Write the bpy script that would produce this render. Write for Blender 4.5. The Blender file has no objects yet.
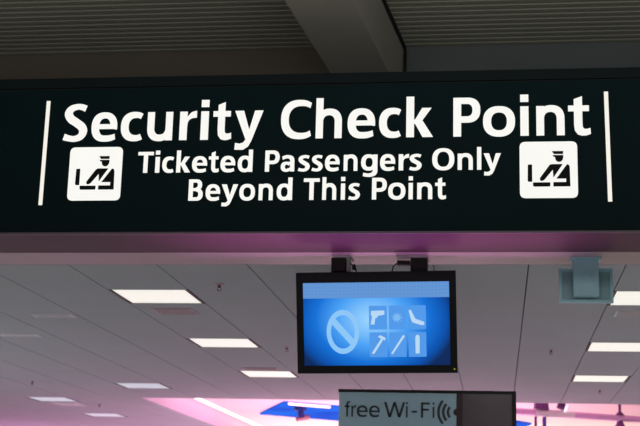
import bpy, bmesh, math, random
from mathutils import Matrix, Vector
random.seed(4)
SC = bpy.context.scene
COL = SC.collection
EYE = 1.6                                   # eye height; heights below are above the floor

# ------------------------------------------------------------------ camera
cd = bpy.data.cameras.new('camera'); cam = bpy.data.objects.new('camera', cd); COL.objects.link(cam)
yw, pt, rl = 0.137155234, 0.236130407, 0.0271585375
fw = Vector((-math.sin(yw)*math.cos(pt), math.cos(yw)*math.cos(pt), math.sin(pt)))
rt = Vector((math.cos(yw), math.sin(yw), 0)); up = rt.cross(fw)
r2 = rt*math.cos(rl)+up*math.sin(rl); u2 = up*math.cos(rl)-rt*math.sin(rl)
M = Matrix((r2, u2, -fw)).transposed().to_4x4(); M.translation = (0, 0, EYE)
cam.matrix_world = M
cd.sensor_width = 36; cd.lens = 1314.9/640*36; cd.clip_end = 200
cd.dof.use_dof = True; cd.dof.focus_distance = 7.5; cd.dof.aperture_fstop = 4.5
SC.camera = cam
SC.view_settings.view_transform = 'Standard'; SC.view_settings.look = 'None'
SC.view_settings.gamma = 1; SC.view_settings.use_curve_mapping = False
SC.view_settings.exposure = 0.0

# ------------------------------------------------------------------ world and lamps
w = bpy.data.worlds.new('world'); SC.world = w; w.use_nodes = True
w.node_tree.nodes['Background'].inputs[0].default_value = (0.9, 0.95, 1, 1)
w.node_tree.nodes['Background'].inputs[1].default_value = 0.05

def area(name, loc, target, sx, sy, power, col):
    l = bpy.data.lights.new(name, 'AREA'); l.shape = 'RECTANGLE'; l.size = sx; l.size_y = sy
    l.energy = power; l.color = col
    o = bpy.data.objects.new(name, l); COL.objects.link(o); o.location = loc
    o.rotation_euler = (Vector(target)-Vector(loc)).to_track_quat('-Z', 'Y').to_euler()
    return o
area('hall_lamps', (0, -2.5, 5.0), (0, -2.5, 0), 10, 5, 850, (1, .98, .91))
area('roof_fill', (.6, 2.6, 3.2), (.6, 2.6, 6), 9, .8, 420, (1, 1, .93))       # unseen lamp added to brighten the high roof              
area('room_lamps_right', (5.2, 12.5, 3.2), (5.2, 12.5, 0), 1.2, 8, 330, (.95, .97, 1))   # more fixtures of the room
area('room_lamps_left', (-8.2, 12.0, 3.2), (-8.2, 12, 0), 1.2, 8, 350, (.86, .97, 1))
area('magenta_uplight', (-1.7, 20.8, .4), (-1.7, 20.8, 4), 3.6, 3, 270, (1, .48, .72))
area('warm_uplight', (-1.0, 26.5, .4), (-1, 26.5, 4), 8, 3, 330, (1, .84, .68))   # stage uplights of the atrium
area('magenta_uplight_left', (-8.5, 26.5, .3), (-8.4, 26.3, 3.6), 6, 5, 330, (1, .38, .72))

st = area('magenta_soffit_fill', (-.7, 7.55, .25), (-.7, 7.55, 3), 2.3, .12, 11, (1, .2, .95)); st.data.spread = math.radians(24)   # unseen fill added to tint the sign's underside magenta

# ------------------------------------------------------------------ helpers
def lin(c):
    return tuple(((v/255)/12.92 if v/255 <= .04045 else ((v/255+.055)/1.055)**2.4) for v in c)

def mat(name, rgb, rough=.6, metal=0.0, var=.06, scale=12, emit=0.0, spec=.5):
    m = bpy.data.materials.new(name); m.use_nodes = True
    nt = m.node_tree; b = nt.nodes['Principled BSDF']
    c = lin(rgb)
    tc = nt.nodes.new('ShaderNodeTexCoord'); n = nt.nodes.new('ShaderNodeTexNoise')
    n.inputs['Scale'].default_value = scale; n.inputs['Detail'].default_value = 3
    nt.links.new(tc.outputs['Object'], n.inputs['Vector'])
    r = nt.nodes.new('ShaderNodeValToRGB')
    r.color_ramp.elements[0].position = .3; r.color_ramp.elements[1].position = .7
    r.color_ramp.elements[0].color = (*[v*(1-var) for v in c], 1)
    r.color_ramp.elements[1].color = (*[min(1, v*(1+var)) for v in c], 1)
    nt.links.new(n.outputs['Fac'], r.inputs['Fac'])
    nt.links.new(r.outputs['Color'], b.inputs['Base Color'])
    b.inputs['Roughness'].default_value = rough; b.inputs['Metallic'].default_value = metal
    b.inputs['Specular IOR Level'].default_value = spec
    if emit:
        nt.links.new(r.outputs['Color'], b.inputs['Emission Color'])
        b.inputs['Emission Strength'].default_value = emit
    return m

def lit(name, rgb):
    """milky acrylic, lit from behind"""
    m = mat(name, rgb, .7, var=.012, scale=6, emit=.97, spec=.05)
    b = m.node_tree.nodes['Principled BSDF']
    m.node_tree.links.remove(b.inputs['Base Color'].links[0]); b.inputs['Base Color'].default_value = (.03, .03, .03, 1)
    return m

class MB:
    """collects shapes, then links them as one mesh object"""
    def __init__(s): s.bm = bmesh.new()
    def box(s, x0, x1, y0, y1, z0, z1):
        vs = [s.bm.verts.new((x, y, z)) for x in (x0, x1) for y in (y0, y1) for z in (z0, z1)]
        for f in ((0,1,3,2), (4,6,7,5), (0,4,5,1), (2,3,7,6), (0,2,6,4), (1,5,7,3)):
            s.bm.faces.new([vs[i] for i in f])
        return s
    def poly(s, pts, y0, y1):
        """outline in the x-z plane, given thickness from y0 (front) to y1"""
        a = [s.bm.verts.new((x, y0, z)) for x, z in pts]; b = [s.bm.verts.new((x, y1, z)) for x, z in pts]
        n = len(pts)
        s.bm.faces.new(a); s.bm.faces.new(b[::-1])
        for i in range(n): s.bm.faces.new((a[i], b[i], b[(i+1) % n], a[(i+1) % n]))
        return s
    def strip(s, A, B, y0, y1):
        """ribbon between two outlines of equal length"""
        n = len(A); V = []
        for (ax, az), (bx, bz) in zip(A, B):
            V.append([s.bm.verts.new(p) for p in ((ax, y0, az), (bx, y0, bz), (bx, y1, bz), (ax, y1, az))])
        closed = n > 3 and (Vector(A[0])-Vector(A[-1])).length < 1e-5
        for i in range(n-1):
            p, q = V[i], V[i+1]
            for j in range(4): s.bm.faces.new((p[j], p[(j+1) % 4], q[(j+1) % 4], q[j]))
        if not closed: s.bm.faces.new(V[0]); s.bm.faces.new(V[-1][::-1])
        return s
    def tube(s, pts, r, n=10):
        rings = []; pts = [Vector(p) for p in pts]
        for i, p in enumerate(pts):
            d = (pts[min(i+1, len(pts)-1)]-pts[max(i-1, 0)]).normalized()
            a = d.orthogonal().normalized() if i == 0 else (rings[-1][1]-d*rings[-1][1].dot(d)).normalized()
            b = d.cross(a); rr = r[i] if isinstance(r, (list, tuple)) else r
            rings.append(([s.bm.verts.new(p+(a*math.cos(2*math.pi*k/n)+b*math.sin(2*math.pi*k/n))*rr) for k in range(n)], a))
        for i in range(len(rings)-1):
            p, q = rings[i][0], rings[i+1][0]
            for k in range(n): s.bm.faces.new((p[k], p[(k+1) % n], q[(k+1) % n], q[k]))
        s.bm.faces.new(rings[0][0][::-1]); s.bm.faces.new(rings[-1][0])
        return s
    def build(s, name, m, parent=None, bevel=0):
        bmesh.ops.recalc_face_normals(s.bm, faces=s.bm.faces)
        off = Vector((0, 0, 0)); p = parent
        while p is not None: off += p.location; p = p.parent
        me = bpy.data.meshes.new(name); s.bm.to_mesh(me); s.bm.free()
        if parent is not None and not getattr(s, 'local', False): me.transform(Matrix.Translation(-off))
        o = bpy.data.objects.new(name, me); COL.objects.link(o)
        me.materials.append(m)
        if parent is not None: o.parent = parent
        if bevel:
            bv = o.modifiers.new('bevel', 'BEVEL'); bv.width = bevel; bv.segments = 2; bv.limit_method = 'ANGLE'
        return o

def local():
    m = MB(); m.local = True; return m

def tag(o, label=None, cat=None, group=None, kind=None):
    if label: o['label'] = label
    if cat: o['category'] = cat
    if group: o['group'] = group
    if kind: o['kind'] = kind
    return o
def thing(name, label, cat, loc, group=None):
    o = bpy.data.objects.new(name, None); o.empty_display_size = .1; COL.objects.link(o); o.location = loc
    return tag(o, label, cat, group)
def struct(name, mb, m):
    return tag(mb.build(name, m), kind='structure')
def copy_tree(o, parent=None):
    c = o.copy(); COL.objects.link(c); c.parent = parent
    for ch in list(o.children): copy_tree(ch, c)
    return c

# ------------------------------------------------------------------ materials
m_tile = mat('ceiling_tile', (158, 165, 173), .85, var=.03, scale=1.2)
m_void = mat('ceiling_void', (110, 98, 100), .9)
m_band = mat('painted_band', (142, 134, 134), .45, var=.03)
m_floor = mat('terrazzo', (190, 186, 180), .4, var=.12, scale=60)
m_deck = mat('deck_paint', (150, 150, 138), .75, var=.06, scale=.7)
m_beam = mat('beam_paint', (168, 164, 156), .7, var=.05, scale=2)
m_fascia = mat('fascia_paint', (96, 88, 80), .8, var=.05, scale=1)
m_fascia_c = mat('fascia_cool', (92, 96, 100), .8, var=.05, scale=1)  # right header panel, slightly bluer than the left
m_dark = mat('shadow_gap', (14, 13, 13), .9)
m_sign = mat('sign_black', (6, 24, 28), .6, var=.1, scale=3, spec=.06)
m_signtop = mat('sign_flange', (9, 19, 22), .6, var=.1, scale=3, spec=.1)
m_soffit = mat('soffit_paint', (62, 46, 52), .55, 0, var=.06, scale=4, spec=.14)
m_lip = mat('lip_metal', (78, 64, 76), .5, .1)
m_white = lit('lit_acrylic', (252, 251, 245))
m_barlit = lit('lit_acrylic_bar', (250, 245, 234))
m_symbol = mat('symbol_black', (10, 16, 18), .6, spec=.1)
m_atrium = mat('atrium_plaster', (236, 214, 216), .8, var=.04, scale=.6)
m_well = mat('well_pink_plaster', (220, 196, 220), .8, var=.03, scale=.8)

# ------------------------------------------------------------------ setting
def Z(h): return h+EYE                       # heights measured from the eye
H = 1.68; CZ = Z(H); TZ = Z(2.0)
struct('floor', MB().box(-13, 9, -7, 33, -.1, 0), m_floor)

cells = [(-2.847, 9.28), (-2.847, 11.79), (-2.847, 14.29), (.813, 9.29), (.813, 11.85), (.813, 14.37),
         (-4.677, 15.70), (-6.507, 17.65), (-6.507, 20.2)]
LD = .60
mb = MB()
for i in range(-20, 12):
    x0 = .203+.61*i; x1 = x0+.61
    segs = []
    if x1 > -4.87: segs.append((max(x0+.004, -4.87), x1-.004, 8.345, 17.5))
    if x0 < -4.87: segs.append((x0+.004, min(x1-.004, -4.87), 8.345 if x1 < -4.87 else 17.5, 27))
    if x0 < -4.87 < x1: segs[-1] = (x0+.004, -4.87, 8.345, 27)
    for a, b, y0, y1 in segs:
        y = y0
        for cx, cy in sorted(cells, key=lambda c: c[1]):
            if abs(cx-x0) < .1:
                mb.box(a, b, y, cy-.012, CZ, CZ+.025); y = cy+LD+.012
        mb.box(a, b, y, y1, CZ, CZ+.025)
struct('ceiling', mb, m_tile)
struct('ceiling_backing', MB().box(-12.1, -4.96, 8.345, 27, CZ+.09, CZ+.2)
       .box(-4.959, 7.6, 8.345, 17.5, CZ+.09, CZ+.2), m_void)
struct('trim_1', MB().box(-12.1, 7.6, 7.962, 8.34, CZ, CZ+.2), m_band)

# high roof over the hall: corrugated deck, header panels, skewed girder
DZ = Z(3.80); mb = MB()
prof = []; y = 3.0
while y < 10.0:
    prof += [(y, DZ), (y+.048, DZ), (y+.056, DZ+.006), (y+.087, DZ+.006)]; y += .095
prof = [p for p in prof if p[0] <= 10.0]+[(10.0, DZ+.014)]
ends = [[mb.bm.verts.new((X, p, q)) for p, q in prof] for X in (-9, 6)]
for i in range(len(prof)-1): mb.bm.faces.new((ends[0][i], ends[0][i+1], ends[1][i+1], ends[1][i]))
mb.box(-9, 6, 3, 10.0, DZ+.05, DZ+.12)
struct('ceiling_deck', mb, m_deck)
def gx(y, x0): return x0+(y-8.03)*.0885       # girder runs five degrees askew
bz = Z(3.386)
mb = MB(); Y0, Y1 = 3.5, 10.0
v = [mb.bm.verts.new(p) for yy in (Y0, Y1) for p in ((gx(yy, -1.372), yy, bz), (gx(yy, -.928), yy, bz), (gx(yy, -.905), yy, DZ), (gx(yy, -1.372), yy, DZ))]
for f in ((0,1,2,3), (7,6,5,4), (0,4,5,1), (1,5,6,2), (2,6,7,3), (3,7,4,0)): mb.bm.faces.new([v[k] for k in f])
struct('ceiling_girder', mb, m_beam)
mb = MB()
v = [mb.bm.verts.new(p) for yy in (Y0, Y1-.02) for p in ((gx(yy, -.903), yy, DZ-.03), (gx(yy, -.885), yy, DZ-.03), (gx(yy, -.885), yy, DZ-.001), (gx(yy, -.903), yy, DZ-.001))]
for f in ((0,1,2,3), (7,6,5,4), (0,4,5,1), (1,5,6,2), (2,6,7,3), (3,7,4,0)): mb.bm.faces.new([v[k] for k in f])
xg = gx(10, -.903)
mb.box(xg, xg+.019, 9.96, 9.995, Z(2.4), DZ-.03)
struct('gap_shade', mb, m_dark)  # shade of the gaps beside the girder, put in as near-black strips
struct('wall_front', MB().box(-9, gx(10, -1.15), 10.0, 10.15, CZ+.22, DZ+.1), m_fascia)
struct('wall_front_panel', MB().box(gx(10, -1.15)+.001, 6, 10.001, 10.15, CZ+.22, DZ+.1), m_fascia_c)

# atrium beyond the lower ceiling
struct('wall_atrium_left', MB().box(-4.95, -4.87, 17.52, 32, CZ+.026, TZ), m_well)
struct('ceiling_atrium', MB().box(-4.95, 8, 17.52, 32, TZ+.001, TZ+.1), m_atrium)
struct('wall_back', MB().box(-13, 9, 32.0, 32.15, 0, TZ+.1), m_atrium)

# ------------------------------------------------------------------ lettering
def sgn(v): return (v > 0)-(v < 0)
def ellp(cx, cy, rx, ry, a, n=2.35):
    c, s = math.cos(a), math.sin(a)
    return (cx+rx*sgn(c)*abs(c)**(2/n), cy+ry*sgn(s)*abs(s)**(2/n))
def arc(cx, cy, rx, ry, icx, irx, iry, a0, a1, k=28, icy=None):
    A = []; B = []
    for i in range(k+1):
        a = math.radians(a0+(a1-a0)*i/k)
        A.append(ellp(cx, cy, rx, ry, a)); B.append(ellp(icx, cy if icy is None else icy, irx, iry, a))
    return (A, B)
def rect(x0, y0, x1, y1): return ([(x0, y0), (x1, y0)], [(x0, y1), (x1, y1)])
def spline(P, k=6):
    out = []
    for i in range(len(P)-1):
        p = [Vector(P[max(0, min(len(P)-1, i+d))]) for d in (-1, 0, 1, 2)]
        for j in range(k):
            t = j/k
            out.append(.5*((2*p[1])+(p[2]-p[0])*t+(2*p[0]-5*p[1]+4*p[2]-p[3])*t*t+(3*p[1]-p[0]-3*p[2]+p[3])*t**3))
    out.append(Vector(P[-1])); return out
def brush(P, W, k=6):
    c = spline(P, k); ww = [v.x for v in spline([(x, 0) for x in W], k)]
    A = []; B = []
    for i, p in enumerate(c):
        d = (c[min(i+1, len(c)-1)]-c[max(i-1, 0)]).normalized(); n = Vector((-d.y, d.x))
        A.append(tuple(p+n*ww[i]/2)); B.append(tuple(p-n*ww[i]/2))
    return (A, B)
def smooth(A, B, k=5): return ([tuple(v) for v in spline(A, k)], [tuple(v) for v in spline(B, k)])

def glyph(ch, s=.22, t=.17, xh=.755):
    """ribbons of one character, cap height 1; returns (ribbons, natural width)"""
    c = xh/2; R = c+.015
    if ch == 'i': return [rect(0, 0, s, xh), rect(0, .865, s, 1.055) if s > .18 else rect(0, .88, s, 1.01)], s
    if ch == 'l': return [rect(0, 0, s, 1.05)], s
    if ch == '-': return [rect(0, .32, .38, .32+t)], .38
    if ch in 'nh':
        wd = .76; y1 = .42
        return [rect(0, 0, s, xh if ch == 'n' else 1.05), rect(wd-s, 0, wd, y1),
                arc(wd/2+.02, y1, wd/2-.02, xh+.02-y1, wd/2, wd/2-s, xh-t-y1+.01, 0, 168)], wd
    if ch == 'u':
        g, wd = glyph('n', s, t, xh)
        return [([(wd-x, xh-y) for x, y in A], [(wd-x, xh-y) for x, y in B]) for A, B in g], wd
    if ch == 'r':
        A = [(s*.6, .50), (s+.03, .645), (s+.12, .735), (s+.26, .77)]
        B = [(s, .55-1.25*t), (s+.025, .69-1.2*t), (s+.12, .745-1.08*t), (s+.26, .765-1.08*t)]
        return [rect(0, 0, s, xh), smooth(A, B)], s+.26
    if ch == 'o': return [arc(.42, c, .42, R, .42, .42-s-.005, R-t, 0, 360, 44)], .84
    if ch == 'O': return [arc(.5, .5, .5, .515, .5, .5-s-.02, .515-t, 0, 360, 44)], 1.0
    if ch == 'e':
        A = [(.335, -.014), (.47, -.013), (.58, .006), (.69, .045)]
        B = [(.335, t-.013), (.48, t-.012), (.57, t+.0), (.668, t+.028)]
        return [arc(.365, c, .365, R, .375, .37-s, R-t, -8, 270, 36), smooth(A, B),
                rect(s*.75, .32, .728, .32+t*.8)], .73
    if ch == 'c': return [arc(.37, c, .37, R, s+.2, .2, R-t, 57, 303)], .585
    if ch == 'C': return [arc(.5, .5, .5, .515, s+.35, .35, .515-t, 53, 307)], .82
    if ch == 'd':
        return [arc(.36, c, .36, R, .37, .375-s, R-t, 0, 360, 40), rect(.76-s, 0, .76, 1.05)], .76
    if ch == 'g':
        A = [(.76, .10), (.755, -.06), (.68, -.2), (.5, -.275), (.3, -.285), (.09, -.25)]
        B = [(.76-s, .10), (.755-s, -.01), (.49, -.09), (.4, -.12), (.3, -.13), (.11, -.09)]
        return [arc(.36, c+.01, .36, R-.01, .37, .375-s, R-t-.01, 0, 360, 40), rect(.76-s, .08, .76, xh), smooth(A, B)], .76
    if ch == 'a':
        A = [(.06, .705), (.2, .76), (.34, .772), (.49, .75), (.6, .68), (.65, .55), (.655, .3), (.66, 0)]
        B = [(.085, .55), (.2, .60), (.32, .618), (.395, .60), (.432, .55), (.445, .48), (.445, .3), (.46, 0)]
        return [smooth(A, B), arc(.26, .222, .26, .237, .285, .085, .10, 30, 330), rect(.26, .335, .5, .455),
                ([(.26, -.015), (.36, .005), (.47, .09)], [(.28, .122), (.36, .135), (.47, .2)])], .66
    if ch == 'S':
        return [brush([(.60, .872), (.48, .915), (.35, .925), (.19, .87), (.118, .745), (.19, .605), (.35, .50), (.50, .39), (.552, .27), (.49, .13), (.32, .068), (.16, .085), (.02, .125)],
                      [.17, .16, .155, .185, .225, .225, .22, .225, .225, .185, .155, .16, .175])], .665
    if ch == 's':
        return [brush([(.475, .655), (.37, .690), (.265, .692), (.145, .645), (.110, .555), (.165, .46), (.28, .385), (.39, .305), (.415, .21), (.36, .10), (.24, .058), (.12, .07), (.02, .10)],
                      [.145, .14, .14, .16, .195, .19, .185, .19, .195, .16, .14, .14, .15])], .515
    if ch == 'T': return [rect(0, 1-t, .78, 1), rect(.39-s/2, 0, .39+s/2, 1)], .78
    if ch == 'P':
        return [rect(0, 0, s, 1), rect(s*.5, 1-t, .37, 1), rect(s*.5, .355, .37, .355+t),
                arc(.37, .6775, .35, .3225, .365, .35-s+.005, .3225-t, -90, 90)], .72
    if ch == 'B':
        return [rect(0, 0, s, 1), rect(s*.5, .85, .36, 1), rect(s*.5, .45, .38, .59), rect(s*.5, 0, .38, .155),
                arc(.36, .735, .285, .265, .35, .09, .12, -90, 90), arc(.38, .29, .315, .29, .37, .11, .135, -90, 90)], .695
    if ch == 'k':
        return [rect(0, 0, s, 1.05), ([(s-.03, .36), (.425, xh)], [(s+.12, .30), (.68, xh)]),
                ([(s-.03, .44), (.44, 0)], [(s+.17, .51), (.72, 0)])], .72
    if ch == 't':
        A = [(.155, .915), (.155, .6), (.155, .25), (.175, .11), (.26, .01), (.37, -.015), (.48, -.01), (.60, .025)]
        B = [(.38, .99), (.38, .6), (.38, .28), (.388, .2), (.42, .163), (.46, .153), (.52, .158), (.59, .18)]
        return [rect(0, .605, .56, xh), (A, B)], .60
    if ch == 'y':
        A = [(.55, xh), (.405, .25), (.31, -.01), (.25, -.085), (.15, -.112), (.03, -.09)]
        B = [(.78, xh), (.555, .17), (.475, -.04), (.39, -.19), (.25, -.272), (.02, -.268)]
        return [([(0, xh), (.31, .0)], [(.245, xh), (.44, .15)]), (A, B)], .78
    if ch == 'f':
        A = [(.12, .6), (.12, .85), (.18, .98), (.29, 1.03), (.42, 1.02)]
        B = [(.12+s, .6), (.12+s, .83), (.265, .905), (.33, .925), (.42, .92)]
        return [rect(.12, 0, .12+s, .6), (A, B), rect(0, xh-t*.9, .4, xh)], .42
    if ch == 'F': return [rect(0, 0, s, 1), rect(0, 1-t, .6, 1), rect(0, .47, .54, .47+t)], .6
    if ch == 'W':
        P = [(0, 1), (.31, 0), (.63, 1), (.95, 0), (1.26, 1)]; h = s*.52
        return [([(x0-h, y0), (x1-h, y1)], [(x0+h, y0), (x1+h, y1)]) for (x0, y0), (x1, y1) in zip(P, P[1:])], 1.26
    raise ValueError(ch)

def lettering(items, z0, cap, yf, yb, m, parent, label, s=.21, t=.162, xh=.752, gap=.0022):
    for ch, x0, x1 in items:
        mb = MB(); g, wd = glyph(ch, s, t, xh); x0 += gap; x1 -= gap
        k = (x1-x0)/wd
        for A, B in g:
            mb.strip([(x0+x*k, z0+z*cap) for x, z in A], [(x0+x*k, z0+z*cap) for x, z in B], yf, yb)
        o = mb.build('hyphen' if ch == '-' else 'letter', m, parent)
        if label: o['label'] = label+' '+ch

def rounded(pts, r, k=5):
    """polygon with rounded corners; r is one radius or one per corner"""
    out = []; n = len(pts)
    for i in range(n):
        p = Vector(pts[i]); a = Vector(pts[i-1]); b = Vector(pts[(i+1) % n])
        rr = r[i] if isinstance(r, (list, tuple)) else r
        if rr <= 0: out.append(tuple(p)); continue
        u = (a-p).normalized(); v = (b-p).normalized()
        d = min(rr, (a-p).length*.49, (b-p).length*.49)
        s, e = p+u*d, p+v*d
        for j in range(k+1):
            q = j/k; out.append(tuple(s*(1-q)**2+p*2*q*(1-q)+e*q*q))
    return out

# ------------------------------------------------------------------ the big overhead sign
SY = 7.41
sign = thing('overhead_sign', 'long black overhead sign reading Security Check Point in lit white letters', 'sign', (-1.05, SY, CZ))
MB().box(-4.3, 2.3, SY, SY+.54, CZ+.012, Z(2.595)-.006).build('sign_panel', m_sign, sign)
tag(MB().box(-4.3, 2.3, SY+.012, SY+.53, Z(2.595)-.006, Z(2.595)+.004).build('groove', m_dark, sign))
MB().box(-4.3, 2.3, SY-.004, SY+.54, Z(2.595)+.004, Z(2.662)).build('top_flange', m_signtop, sign)
tag(MB().box(-4.3, 2.3, SY-.006, SY+.01, CZ-.004, CZ+.008).build('bottom_lip', m_lip, sign), 'thin greyish metal lip along the bottom edge')
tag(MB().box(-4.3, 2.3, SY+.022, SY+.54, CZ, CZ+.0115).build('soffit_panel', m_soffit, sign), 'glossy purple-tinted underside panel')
YF, YB = SY-.002, SY+.004
L1 = [('S',-2.619,-2.465), ('e',-2.443,-2.278), ('c',-2.259,-2.120), ('u',-2.094,-1.933), ('r',-1.894,-1.786), ('i',-1.764,-1.712), ('t',-1.689,-1.570), ('y',-1.556,-1.379), ('C',-1.275,-1.088), ('h',-1.064,-0.904), ('e',-0.874,-0.706), ('c',-0.687,-0.554), ('k',-0.526,-0.364), ('P',-0.250,-0.088), ('o',-0.077,0.113), ('i',0.139,0.191), ('n',0.231,0.397), ('t',0.414,0.546)]
L2 = [('T',-2.139,-2.039), ('i',-2.031,-2.000), ('c',-1.988,-1.913), ('k',-1.901,-1.811), ('e',-1.805,-1.709), ('t',-1.704,-1.637), ('e',-1.632,-1.538), ('d',-1.527,-1.433), ('P',-1.362,-1.271), ('a',-1.267,-1.181), ('s',-1.164,-1.089), ('s',-1.083,-1.012), ('e',-1.003,-0.912), ('n',-0.892,-0.806), ('g',-0.789,-0.688), ('e',-0.677,-0.584), ('r',-0.568,-0.503), ('s',-0.506,-0.429), ('O',-0.372,-0.239), ('n',-0.224,-0.132), ('l',-0.112,-0.083), ('y',-0.074,0.030)]
L3 = [('B',-1.818,-1.727), ('e',-1.714,-1.622), ('y',-1.618,-1.515), ('o',-1.510,-1.412), ('n',-1.394,-1.305), ('d',-1.286,-1.189), ('T',-1.126,-1.027), ('h',-1.015,-0.928), ('i',-0.905,-0.876), ('s',-0.861,-0.788), ('P',-0.722,-0.631), ('o',-0.627,-0.522), ('i',-0.508,-0.479), ('n',-0.458,-0.366), ('t',-0.354,-0.286)]
lettering(L1, Z(2.2555), .2385, YF, YB, m_white, sign, 'large lit white letter')
lettering(L2, Z(2.0535), .1305, YF, YB, m_white, sign, 'small lit white letter')
lettering(L3, Z(1.879), .131, YF, YB, m_white, sign, 'small lit white letter')
for a, b in ((-2.725, -2.727), (.6345, .6425)):
    tag(MB().strip([(a-.0118, Z(2.517)), (b-.0118, Z(1.858))], [(a+.0118, Z(2.517)), (b+.0118, Z(1.858))], YF, YB).build('end_bar', m_barlit, sign), 'thin lit white upright bar')
def pictogram(x0, x1, z0, z1):
    def q(x, y): return (x0+(x-52)/334*(x1-x0), z0+(387-y)/324*(z1-z0))
    p = MB().poly(rounded([(x0, z0), (x1, z0), (x1, z1), (x0, z1)], .034), YF, YB).build('pictogram', m_white, sign)
    tag(p, 'lit white rounded square with an officer checking a bag')
    mb = MB()
    def P(pts, r=0): mb.poly(rounded([q(*k) for k in pts], [v*.001 for v in r] if isinstance(r, (list, tuple)) else r*.001), YF-.003, YF-.0005)
    P([(239, 119), (305, 119), (304, 136), (251, 136)], [2, 1, 2, 3])                                   # cap
    P([(243, 142), (305, 142), (305, 158), (299, 173), (287, 182), (272, 181), (260, 172), (257, 153), (248, 151)], [2, 1, 8, 10, 8, 8, 10, 2, 2])   # head under the peak
    P([(99, 195), (124, 195), (124, 294), (97, 294)], [6, 3, 0, 9])                                      # upright half of the case
    P([(128, 298), (228, 298), (228, 322), (128, 322)], [0, 0, 7, 9])                                    # open half of the case
    P([(228, 194), (301, 194), (246, 272), (243, 226), (192, 286), (176, 291), (167, 283), (169, 272)], [12, 0, 0, 0, 8, 8, 8, 8])   # shoulder and arm
    P([(326, 194), (338, 200), (341, 212), (343, 322), (245, 322), (245, 297), (319, 297), (319, 277), (263, 277)], [6, 6, 6, 0, 0, 0, 0, 0, 0])   # torso and sleeve
    mb.build('officer_symbol', m_symbol, p)
pictogram(-2.563, -2.234, Z(1.884), Z(2.2175))
pictogram(.135, .464, Z(1.881), Z(2.218))

# ------------------------------------------------------------------ ceiling fixtures
def lamp_mat(name, rgb, power):
    m = bpy.data.materials.new(name); m.use_nodes = True; nt = m.node_tree
    b = nt.nodes['Principled BSDF']; b.inputs['Base Color'].default_value = (.3, .3, .3, 1)
    tc = nt.nodes.new('ShaderNodeTexCoord'); wv = nt.nodes.new('ShaderNodeTexWave')
    wv.inputs['Scale'].default_value = 6; wv.bands_direction = 'Y'
    nt.links.new(tc.outputs['Object'], wv.inputs['Vector'])
    mx = nt.nodes.new('ShaderNodeMix'); mx.data_type = 'RGBA'
    c = lin(rgb)
    mx.inputs['A'].default_value = (*[v*.9 for v in c], 1); mx.inputs['B'].default_value = (*c, 1)
    nt.links.new(wv.outputs['Fac'], mx.inputs['Factor'])
    nt.links.new(mx.outputs['Result'], b.inputs['Emission Color']); b.inputs['Emission Strength'].default_value = power
    return m
m_lamp = lamp_mat('diffuser_warm', (250, 250, 238), .86)
m_lamp_cool = lamp_mat('diffuser_cool', (176, 204, 214), .7)
m_lampframe = mat('fixture_frame', (34, 26, 32), .6)
m_flange = mat('fixture_flange', (190, 186, 190), .6)
def make_light(m):
    t = thing('ceiling_light', 'x', 'ceiling light', (0, 0, CZ), 'square recessed ceiling lights')
    wd = .61
    local().box(.005, .024, 0, LD, 0, .06).build('side_frame', m_lampframe, t); local().box(wd-.03, wd-.005, 0, LD, 0, .06).build('side_frame', m_lampframe, t)
    local().box(.0245, wd-.0305, 0, .006, 0, .06).build('end_flange', m_flange, t); local().box(.0245, wd-.0305, LD-.006, LD, 0, .06).build('end_flange', m_flange, t)
    d = local(); d.box(.0245, wd-.0305, .0065, LD-.0065, .004, .04)
    d.build('diffuser', m, t)
    return t
names = ['large bright ceiling light nearest on the left, in front of the others',
         'middle bright ceiling light of the left row, between the nearest and the screen',
         'bright ceiling light close to the left edge of the hanging screen',
         'bright ceiling light cut by the right edge, beside the hanging grey panel',
         'second bright ceiling light on the right, below the hanging grey panel',
         'farthest bright ceiling light on the right, just above the pink opening',
         'dim bluish ceiling light just left of the corner of the pink opening',
         'dim bluish ceiling light at far left, leftmost of all the lights',
         'dim bluish ceiling light lowest in view at left in the pink glow']
warm = cool = None
for (cx, cy), nm in zip(cells, names):
    isc = cx < -4
    src = cool if isc else warm
    if src is None:
        o = make_light(m_lamp_cool if isc else m_lamp)
        if isc: cool = o
        else: warm = o
    else: o = copy_tree(src)
    o.location = (cx, cy, CZ); o['label'] = nm

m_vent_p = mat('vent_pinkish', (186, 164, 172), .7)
m_vent_w = mat('vent_pale', (205, 212, 216), .7)
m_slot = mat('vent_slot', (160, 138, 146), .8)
def vent(x0, x1, y0, y1, label, m, slots):
    t = thing('ceiling_vent', label, 'vent', (x0, y0, CZ), 'slim ceiling vents')
    MB().box(x0, x1, y0, y1, CZ-.004, CZ).build('vent_plate', m, t)
    n = slots
    for i in range(n):
        yy = y0+(y1-y0)*(i+.5)/n; MB().box(x0+.02, x1-.02, yy-.012, yy+.012, CZ-.0055, CZ-.0042).build('slot', m_slot, t)
vent(-2.74, -2.40, 10.09, 10.40, 'pinkish vent just behind the large bright light on the left', m_vent_p, 6)
vent(-2.74, -2.35, 13.95, 14.15, 'thin pinkish vent in front of the light beside the screen', m_vent_p, 4)
vent(-3.85, -3.50, 10.42, 10.58, 'pale slim vent left of the nearest bright ceiling light', m_vent_w, 2)
vent(-4.58, -4.20, 11.55, 11.75, 'pale slim vent near the left edge of the ceiling', m_vent_w, 2)
vent(.90, 1.32, 10.12, 10.40, 'pale vent at right edge under the light beside the grey panel', m_vent_w, 5)
vent(-6.38, -6.0, 18.36, 18.9, 'pale vent beside the leftmost dim bluish light', m_vent_w, 3)

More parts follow.
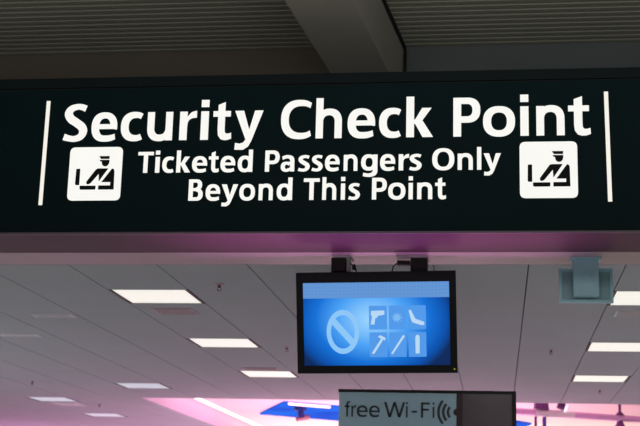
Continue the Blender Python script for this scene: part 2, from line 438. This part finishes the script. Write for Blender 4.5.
m_brass = mat('sprinkler_metal', (120, 100, 104), .35, .6)
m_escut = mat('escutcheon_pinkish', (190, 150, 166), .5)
def make_sprinkler():
    t = thing('fire_sprinkler', 'x', 'sprinkler', (0, 0, CZ), 'ceiling sprinklers')
    local().tube([(0, 0, 0), (0, 0, -.004), (0, 0, -.008)], [.034, .032, .018], 16).build('escutcheon', m_escut, t)
    local().tube([(0, 0, -.008), (0, 0, -.026)], .011, 10).build('body', m_brass, t)
    for k in (-1, 1):
        local().tube([(k*.008, 0, -.024), (k*.014, 0, -.034), (k*.003, 0, -.046)], .003, 6).build('frame_arm', m_brass, t)
    local().tube([(0, 0, -.045), (0, 0, -.049)], .016, 14).build('deflector', m_brass, t)
    return t
spr = None
for x, y, nm in ((-1.959, 9.05, 'nearest ceiling sprinkler, right of the large bright left light'),
                 (-1.981, 12.31, 'ceiling sprinkler just left of the hanging screen'),
                 (-5.664, 15.6, 'small dark ceiling sprinkler at far left above the dim lights'),
                 (.497, 12.36, 'ceiling sprinkler between the screen and the lights on the right'),
                 (-5.70, 18.56, 'ceiling sprinkler between the dim bluish lights at left'),
                 (1.196, 15.8, 'ceiling sprinkler behind the farthest light on the right')):
    o = make_sprinkler() if spr is None else copy_tree(spr)
    spr = spr or o
    o.location = (x, y, CZ); o['label'] = nm

# ------------------------------------------------------------------ hanging screen
m_bezel = mat('bezel_black', (9, 12, 18), .45, var=.1, spec=.15)
m_mount = mat('mount_black', (12, 12, 13), .6)
m_mplate = mat('mount_plate', (150, 156, 150), .5)
def screen_mat():
    m = bpy.data.materials.new('screen_picture'); m.use_nodes = True; nt = m.node_tree; b = nt.nodes['Principled BSDF']
    b.inputs['Base Color'].default_value = (.005, .005, .008, 1); b.inputs['Roughness'].default_value = .5; b.inputs['Specular IOR Level'].default_value = .1
    tc = nt.nodes.new('ShaderNodeTexCoord'); mp = nt.nodes.new('ShaderNodeMapping')
    nt.links.new(tc.outputs['Object'], mp.inputs['Vector'])
    mp.vector_type = 'POINT'
    mp.inputs['Location'].default_value = (.05, 0, -.05); mp.inputs['Scale'].default_value = (1.9, 0, 2.55)
    g = nt.nodes.new('ShaderNodeTexGradient'); g.gradient_type = 'SPHERICAL'
    nt.links.new(mp.outputs['Vector'], g.inputs['Vector'])
    r = nt.nodes.new('ShaderNodeValToRGB'); cr = r.color_ramp
    cr.elements[0].position = 0; cr.elements[0].color = (*lin((6, 40, 92)), 1)
    cr.elements[1].position = 1; cr.elements[1].color = (*lin((158, 216, 255)), 1)
    for p, c in ((.12, (0, 80, 172)), (.32, (14, 112, 214)), (.58, (74, 162, 246))):
        e = cr.elements.new(p); e.color = (*lin(c), 1)
    nt.links.new(g.outputs['Fac'], r.inputs['Fac']); nt.links.new(r.outputs['Color'], b.inputs['Emission Color'])
    b.inputs['Emission Strength'].default_value = 1.0
    return m
m_screen = screen_mat()
mon = thing('display_screen', 'black-framed flat screen hung below the sign, showing banned items on blue', 'screen', (-.748, 8.14, Z(1.271)))
mon.rotation_euler = (math.radians(13), math.radians(-.9), 0)
MW, MH = 1.0, .632                             # outer size
f = local(); hx, hz = MW/2, MH/2; ix, iz0, iz1 = .458, -.268, .252
f.box(-hx, -ix, -.03, .05, -hz, hz); f.box(ix, hx, -.03, .05, -hz, hz)
f.box(-ix, ix, -.03, .05, iz1, hz); f.box(-ix, ix, -.03, .05, -hz, iz0)
f.box(-hx+.03, hx-.03, .05, .09, -hz+.04, hz-.04)
f.build('bezel', m_bezel, mon)
s = local(); s.box(-ix, ix, -.016, .04, iz0, iz1); scr = s.build('screen', m_screen, mon)
def sx(px): return -ix+(px-14)/578*2*ix
def sz(py): return iz1-(py-10)/328*(iz1-iz0)
def emat(name, rgb): return lit(name, rgb)
m_band2 = bpy.data.materials.new('screen_banner'); m_band2.use_nodes = True
nt = m_band2.node_tree; b = nt.nodes['Principled BSDF']; b.inputs['Base Color'].default_value = (0, 0, 0, 1)
tc = nt.nodes.new('ShaderNodeTexCoord'); vo = nt.nodes.new('ShaderNodeTexVoronoi'); vo.inputs['Scale'].default_value = 45; vo.inputs['Randomness'].default_value = 0
nt.links.new(tc.outputs['Object'], vo.inputs['Vector'])
rr = nt.nodes.new('ShaderNodeValToRGB'); rr.color_ramp.elements[0].color = (*lin((84, 135, 202)), 1); rr.color_ramp.elements[0].position = .15
rr.color_ramp.elements[1].color = (*lin((94, 147, 211)), 1); rr.color_ramp.elements[1].position = .45
nt.links.new(vo.outputs['Distance'], rr.inputs['Fac']); nt.links.new(rr.outputs['Color'], b.inputs['Emission Color']); b.inputs['Emission Strength'].default_value = 1
m_ring = emat('screen_ring', (142, 200, 250)); m_tileb = emat('screen_tile', (80, 154, 236)); m_icon = emat('screen_icon', (186, 218, 246)); m_icon2 = emat('screen_icon_soft', (124, 186, 244))
def flat(depth): return (-.016-depth*.0012, -.0155)
s = local(); s.box(-ix, ix, *flat(1), sz(72), iz1); tag(s.build('screen_banner', m_band2, scr), 'paler dotted blue strip across the top')
s = local()
def ringpt(r, a, px=170, py=205): return (sx(px+r[0]*math.cos(a)), sz(py+r[1]*math.sin(a)))
A = [ringpt((65, 87), 2*math.pi*i/48) for i in range(49)]; B = [ringpt((47, 66), 2*math.pi*i/48) for i in range(49)]
s.strip(A, B, *flat(1))
s.strip([(sx(119), sz(167)), (sx(205), sz(262))], [(sx(136), sz(147)), (sx(221), sz(243))], *flat(1))
tag(s.build('prohibition_symbol', m_ring, scr), 'pale blue barred circle')
for c0, c1 in ((275, 346), (353, 421), (429, 499)):
    for r0, r1 in ((103, 197), (208, 305)):
        s = local(); s.poly(rounded([(sx(c0), sz(r1)), (sx(c1), sz(r1)), (sx(c1), sz(r0)), (sx(c0), sz(r0))], .006, 3), *flat(1)); s.build('tile', m_tileb, scr)
def icon(polys, label, m=m_icon):
    s = local()
    for p in polys: s.poly(rounded([(sx(x), sz(y)) for x, y in p], .004, 3), *flat(2))
    tag(s.build('icon', m, scr), label)
icon([[(283, 123), (336, 122), (336, 139), (311, 142), (307, 150), (300, 152), (296, 177), (281, 177), (287, 145), (282, 140)]], 'pale handgun icon')
icon([[(385+(24 if i % 2 == 0 else 11)*math.cos(math.pi*i/9), 150+(22 if i % 2 == 0 else 11)*math.sin(math.pi*i/9)) for i in range(18)]], 'pale starburst icon', m_icon2)
icon([[(431, 122), (440, 120), (458, 156), (492, 168), (493, 180), (480, 181), (446, 170), (441, 160)]], 'pale folding knife icon')
icon([[(283, 290), (322, 232), (329, 238), (292, 294)], [(308, 226), (318, 219), (339, 230), (337, 241)]], 'pale hammer icon')
icon([[(360, 291), (408, 219), (416, 223), (366, 295)]], 'pale bat icon')
icon([[(456, 228), (460, 219), (470, 219), (473, 228), (472, 292), (456, 292)]], 'pale bottle icon')
s = local(); s.box(hx-.022, hx-.014, -.0315, -.03, -hz+.02, -hz+.028); tag(s.build('power_light', emat('power_led', (150, 170, 30)), mon), 'tiny green power light')
# ceiling mounts, drawn in place
def keep_world(o): 
    o.matrix_parent_inverse = mon.matrix_basis.inverted(); return o
def wbuild(mb, name, m):
    o = mb.build(name, m); o.parent = mon; return keep_world(o)
for x0, x1, p0, p1 in ((-1.035, -.945, -1.025, -.91), (-.535, -.43, -.625, -.425)):
    wbuild(MB().box(x0, x1, 8.08, 8.18, Z(1.585), CZ-.0105), 'mount_bracket', m_mount)
    tag(wbuild(MB().box(p0, p1, 8.04, 8.24, CZ-.01, CZ-.0005), 'mount_plate', m_mplate), 'pale grey ceiling plate')
tag(wbuild(MB().box(-.938, -.918, 8.09, 8.17, Z(1.585), CZ-.0105), 'mount_cover', m_mplate), 'pale grey side cover')
wbuild(MB().box(-.62, -.54, 8.10, 8.15, Z(1.630), Z(1.658)), 'cable_plug', m_mount)
wbuild(MB().tube([(-.62, 8.12, Z(1.645)), (-.645, 8.12, Z(1.625)), (-.655, 8.12, Z(1.58))], .004, 6), 'cable', m_mount)
wbuild(MB().tube([(-.918, 8.12, Z(1.640)), (-.888, 8.12, Z(1.625)), (-.875, 8.12, Z(1.58))], .004, 6), 'cable', m_mount)
wbuild(MB().box(-.905, -.885, 8.11, 8.14, Z(1.60), Z(1.635)), 'cable_plug', m_mount)

# ------------------------------------------------------------------ small hanging panel on the right
m_pan = mat('panel_grey_green', (146, 190, 206), .5, var=.04)
m_pan2 = mat('panel_grey_green_dark', (122, 158, 170), .55, var=.05)
pan = thing('hanging_panel', 'pale grey-green panel hung on a boxy bracket at right, beside a ceiling light', 'panel', (.545, 8.18, CZ))
mb = MB(); a, b_, c, d = .385, .716, Z(1.412), Z(1.627)
mb.box(a, b_, 8.20, 8.235, c, c+.018).box(a, b_, 8.20, 8.235, d-.018, d).box(a, a+.018, 8.20, 8.235, c+.018, d-.018).box(b_-.018, b_, 8.20, 8.235, c+.018, d-.018)
mb.build('rim', m_pan, pan)
tag(MB().box(a+.018, b_-.018, 8.208, 8.23, c+.018, d-.018).build('back_plate', m_pan2, pan), 'slightly darker inset plate')
MB().box(.469, .624, 8.12, 8.199, Z(1.443), CZ-.012).build('mounting_box', m_pan, pan, bevel=.004)
MB().box(.455, .64, 8.10, 8.22, CZ-.0118, CZ-.0005).build('ceiling_plate', m_pan, pan)
for sx_, sz_ in ((.58, 1.56), (.51, 1.475)): MB().tube([(sx_, 8.1195, Z(sz_)), (sx_, 8.116, Z(sz_))], .004, 8).build('screw', m_pan2, pan)

# ------------------------------------------------------------------ free Wi-Fi sign
m_wf = mat('wifi_face', (180, 214, 236), .5, var=.03)
m_wt = mat('wifi_text', (62, 72, 82), .6)
m_gloss = mat('gloss_reflection_grey', (106, 95, 103), .15, var=.05, spec=.5)  # dark gloss; the ceiling it would reflect is put into a greyer base
m_maroon = mat('maroon_strip', (52, 24, 36), .4)
wf = thing('wifi_sign', 'grey-blue free Wi-Fi sign with a glossy dark end panel', 'sign', (-.53, 10.08, 0))
WT = Z(1.045)
MB().box(-1.195, -.305, 10.0, 10.16, 0.001, WT-.022).build('sign_face', m_wf, wf)
MB().box(-.2605, .108, 10.0, 10.16, .001, WT-.022).build('dark_panel', m_gloss, wf)
tag(MB().box(-.304, -.261, 9.996, 10.16, .001, WT-.022).build('dividing_strip', m_maroon, wf), 'dark maroon upright strip')
MB().box(-1.2, .14, 9.99, 10.17, WT-.0215, WT).box(.1085, .14, 9.99, 10.17, .001, WT-.0215).build('edge_frame', m_mount, wf)
LW = [('f',-1.152,-1.107), ('r',-1.101,-1.062), ('e',-1.059,-.973), ('e',-.966,-.881), ('W',-.844,-.697), ('i',-.686,-.669), ('-',-.643,-.599), ('F',-.573,-.503), ('i',-.485,-.468)]
lettering(LW, Z(.838), .114, 9.9965, 9.9995, m_wt, wf, 'dark grey character', .15, .13, .74)
wc = (-.312, Z(.882))
for r in (.055, .090, .126):
    A = [(wc[0]-(r+.011)*math.cos(t), wc[1]+(r+.011)*math.sin(t)) for t in [math.radians(-42+84*i/14) for i in range(15)]]
    B = [(wc[0]-(r-.008)*math.cos(t), wc[1]+(r-.008)*math.sin(t)) for t in [math.radians(-42+84*i/14) for i in range(15)]]
    MB().strip(A, B, 9.9965, 9.9995).build('signal_arc', m_wt, wf)
MB().poly([(wc[0]+.01+.026*math.cos(2*math.pi*i/20), wc[1]+.026*math.sin(2*math.pi*i/20)) for i in range(20)], 9.9945, 9.9958).build('signal_dot', m_maroon, wf)

# ------------------------------------------------------------------ in the atrium
m_blue = bpy.data.materials.new('blue_glass'); m_blue.use_nodes = True
nt = m_blue.node_tree; b = nt.nodes['Principled BSDF']; b.inputs['Base Color'].default_value = (*lin((50, 100, 220)), 1); b.inputs['Roughness'].default_value = .3
tc = nt.nodes.new('ShaderNodeTexCoord'); no = nt.nodes.new('ShaderNodeTexNoise'); no.inputs['Scale'].default_value = .9
nt.links.new(tc.outputs['Object'], no.inputs['Vector'])
rr = nt.nodes.new('ShaderNodeValToRGB'); rr.color_ramp.elements[0].color = (*lin((44, 72, 190)), 1); rr.color_ramp.elements[0].position = .35
rr.color_ramp.elements[1].color = (*lin((42, 112, 226)), 1); rr.color_ramp.elements[1].position = .65
nt.links.new(no.outputs['Fac'], rr.inputs['Fac']); b.inputs['Base Color'].default_value = (.004, .02, .16, 1); b.inputs['Specular IOR Level'].default_value = 0; nt.links.new(rr.outputs['Color'], b.inputs['Emission Color'])
b.inputs['Emission Strength'].default_value = .95  # panel emits its own blue, varied by noise
sky = thing('glowing_blue_panel', 'long slanting glowing blue panel on the bright pink ceiling of the atrium', 'ceiling panel', (-2.8, 22.5, TZ))
def prism(mb, pts, z0, z1):
    a = [mb.bm.verts.new((x, y, z0)) for x, y in pts]; b = [mb.bm.verts.new((x, y, z1)) for x, y in pts]
    mb.bm.faces.new(a); mb.bm.faces.new(b[::-1])
    for i in range(len(pts)): mb.bm.faces.new((a[i], b[i], b[(i+1) % len(pts)], a[(i+1) % len(pts)]))
    return mb
BP = [(-3.404, 21.06), (.341, 24.05), (.62, 24.6), (.2, 27.2), (-4.216, 23.37)]
prism(MB(), BP, TZ-.03, TZ-.0005).build('panel', m_blue, sky)
m_tube = mat('white_tube', (255, 236, 250), .4, emit=1.0, var=.01)
tb = MB().tube([(-3.33, 21.04, TZ-.045), (-2.72, 21.53, TZ-.045)], .022, 8).build('edge_tube', m_tube, sky)
tag(tb, 'white lit tube along the near edge')
m_navy = mat('navy_metal', (40, 44, 120), .5)
mb = MB(); mb.box(-3.30, -3.12, 21.35, 21.62, TZ-.16, TZ-.031)
spot = thing('ceiling_spotlight', 'small dark spotlight hanging under the slanting blue panel', 'spotlight', (-3.3, 21.8, TZ-.03))
MB().tube([(-3.22, 21.6, TZ-.0305), (-3.22, 21.6, TZ-.10)], .10, 10).build('base', m_navy, spot)
MB().tube([(-3.22, 21.6, TZ-.10), (-3.19, 21.6, TZ-.22)], .05, 10).build('arm', m_navy, spot)
MB().tube([(-3.27, 21.57, TZ-.25), (-3.17, 21.65, TZ-.21), (-3.09, 21.70, TZ-.20)], [.035, .05, .04], 12).build('lamp_head', mat('copper_head', (170, 120, 130), .5), spot)

m_cove = lit('cove_white', (255, 246, 238)); m_cove.node_tree.nodes['Principled BSDF'].inputs['Emission Strength'].default_value = 3.0
cove = thing('cove_light', 'slim white cove light along the left edge of the bright pink atrium ceiling', 'ceiling light', (-4.8, 19, TZ))
MB().box(-4.80, -4.74, 17.7, 30, TZ-.018, TZ-.0005).build('diffuser', m_cove, cove)
MB().box(-4.815, -4.8005, 17.7, 30, TZ-.02, TZ-.0005).build('edge_rail', m_white, cove)
m_pipe = mat('lavender_pipe', (240, 186, 238), .45, var=.04)  # lavender is the pipe's base colour
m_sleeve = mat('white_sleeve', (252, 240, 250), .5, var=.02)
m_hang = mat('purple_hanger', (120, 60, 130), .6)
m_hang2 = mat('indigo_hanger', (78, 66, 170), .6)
PZ = Z(1.79)
d = Vector((2.19-.29, 21.05-19.97, 0)).normalized(); p0 = Vector((.29, 19.97, PZ))
def pp(t, dz=0): q = p0+d*t; return (q.x, q.y, PZ+dz)
pipe = thing('suspended_pipe', 'lavender pipe hung under the pink atrium ceiling at lower right', 'pipe', pp(1))
MB().tube([pp(-.9), pp(3.6)], .05, 14).build('pipe', m_pipe, pipe)
tag(MB().tube([pp(.30), pp(.98)], .058, 14).build('sleeve', m_sleeve, pipe), 'bright whitish sleeve')
top = TZ-PZ
def rod(t, r0, r1, m, z0=.051, z1=None):
    z1 = top if z1 is None else z1
    MB().tube([pp(t, z0), pp(t, (z0*2+z1)/3), pp(t, z1)], [r0, r1, r1], 8).build('hanger', m, pipe)
rod(1.82, .07, .022, m_hang); rod(.42, .12, .11, m_hang); rod(-.5, .05, .02, m_hang)
MB().tube([pp(1.82, -.051), pp(1.82, -.07), pp(1.82, -.14), pp(1.82, -.2)], [.05, .05, .09, .05], 8).build('hanging_clamp', m_hang, pipe)
MB().tube([pp(.32, -.059), pp(.32, -.6)], .02, 8).build('drop_rod', m_hang, pipe)
MB().tube([pp(.47, -.059), pp(.47, -.6)], .03, 8).build('drop_rod', m_hang2, pipe)
SPY = 20.3
cl = thing('track_spotlight', 'tiny dark spotlight on the pink atrium ceiling above the pipe', 'spotlight', (.96, SPY, TZ))
MB().tube([(.96, SPY, TZ-.0005), (.96, SPY, TZ-.06)], .06, 10).build('base', m_hang, cl)
MB().tube([(.90, SPY, TZ-.075), (1.01, SPY, TZ-.115)], .05, 10).build('lamp_head', m_hang, cl)
tag(MB().tube([(1.01, SPY, TZ-.115), (1.045, SPY, TZ-.128)], .05, 10).build('lens', m_tube, cl), 'bright lens')
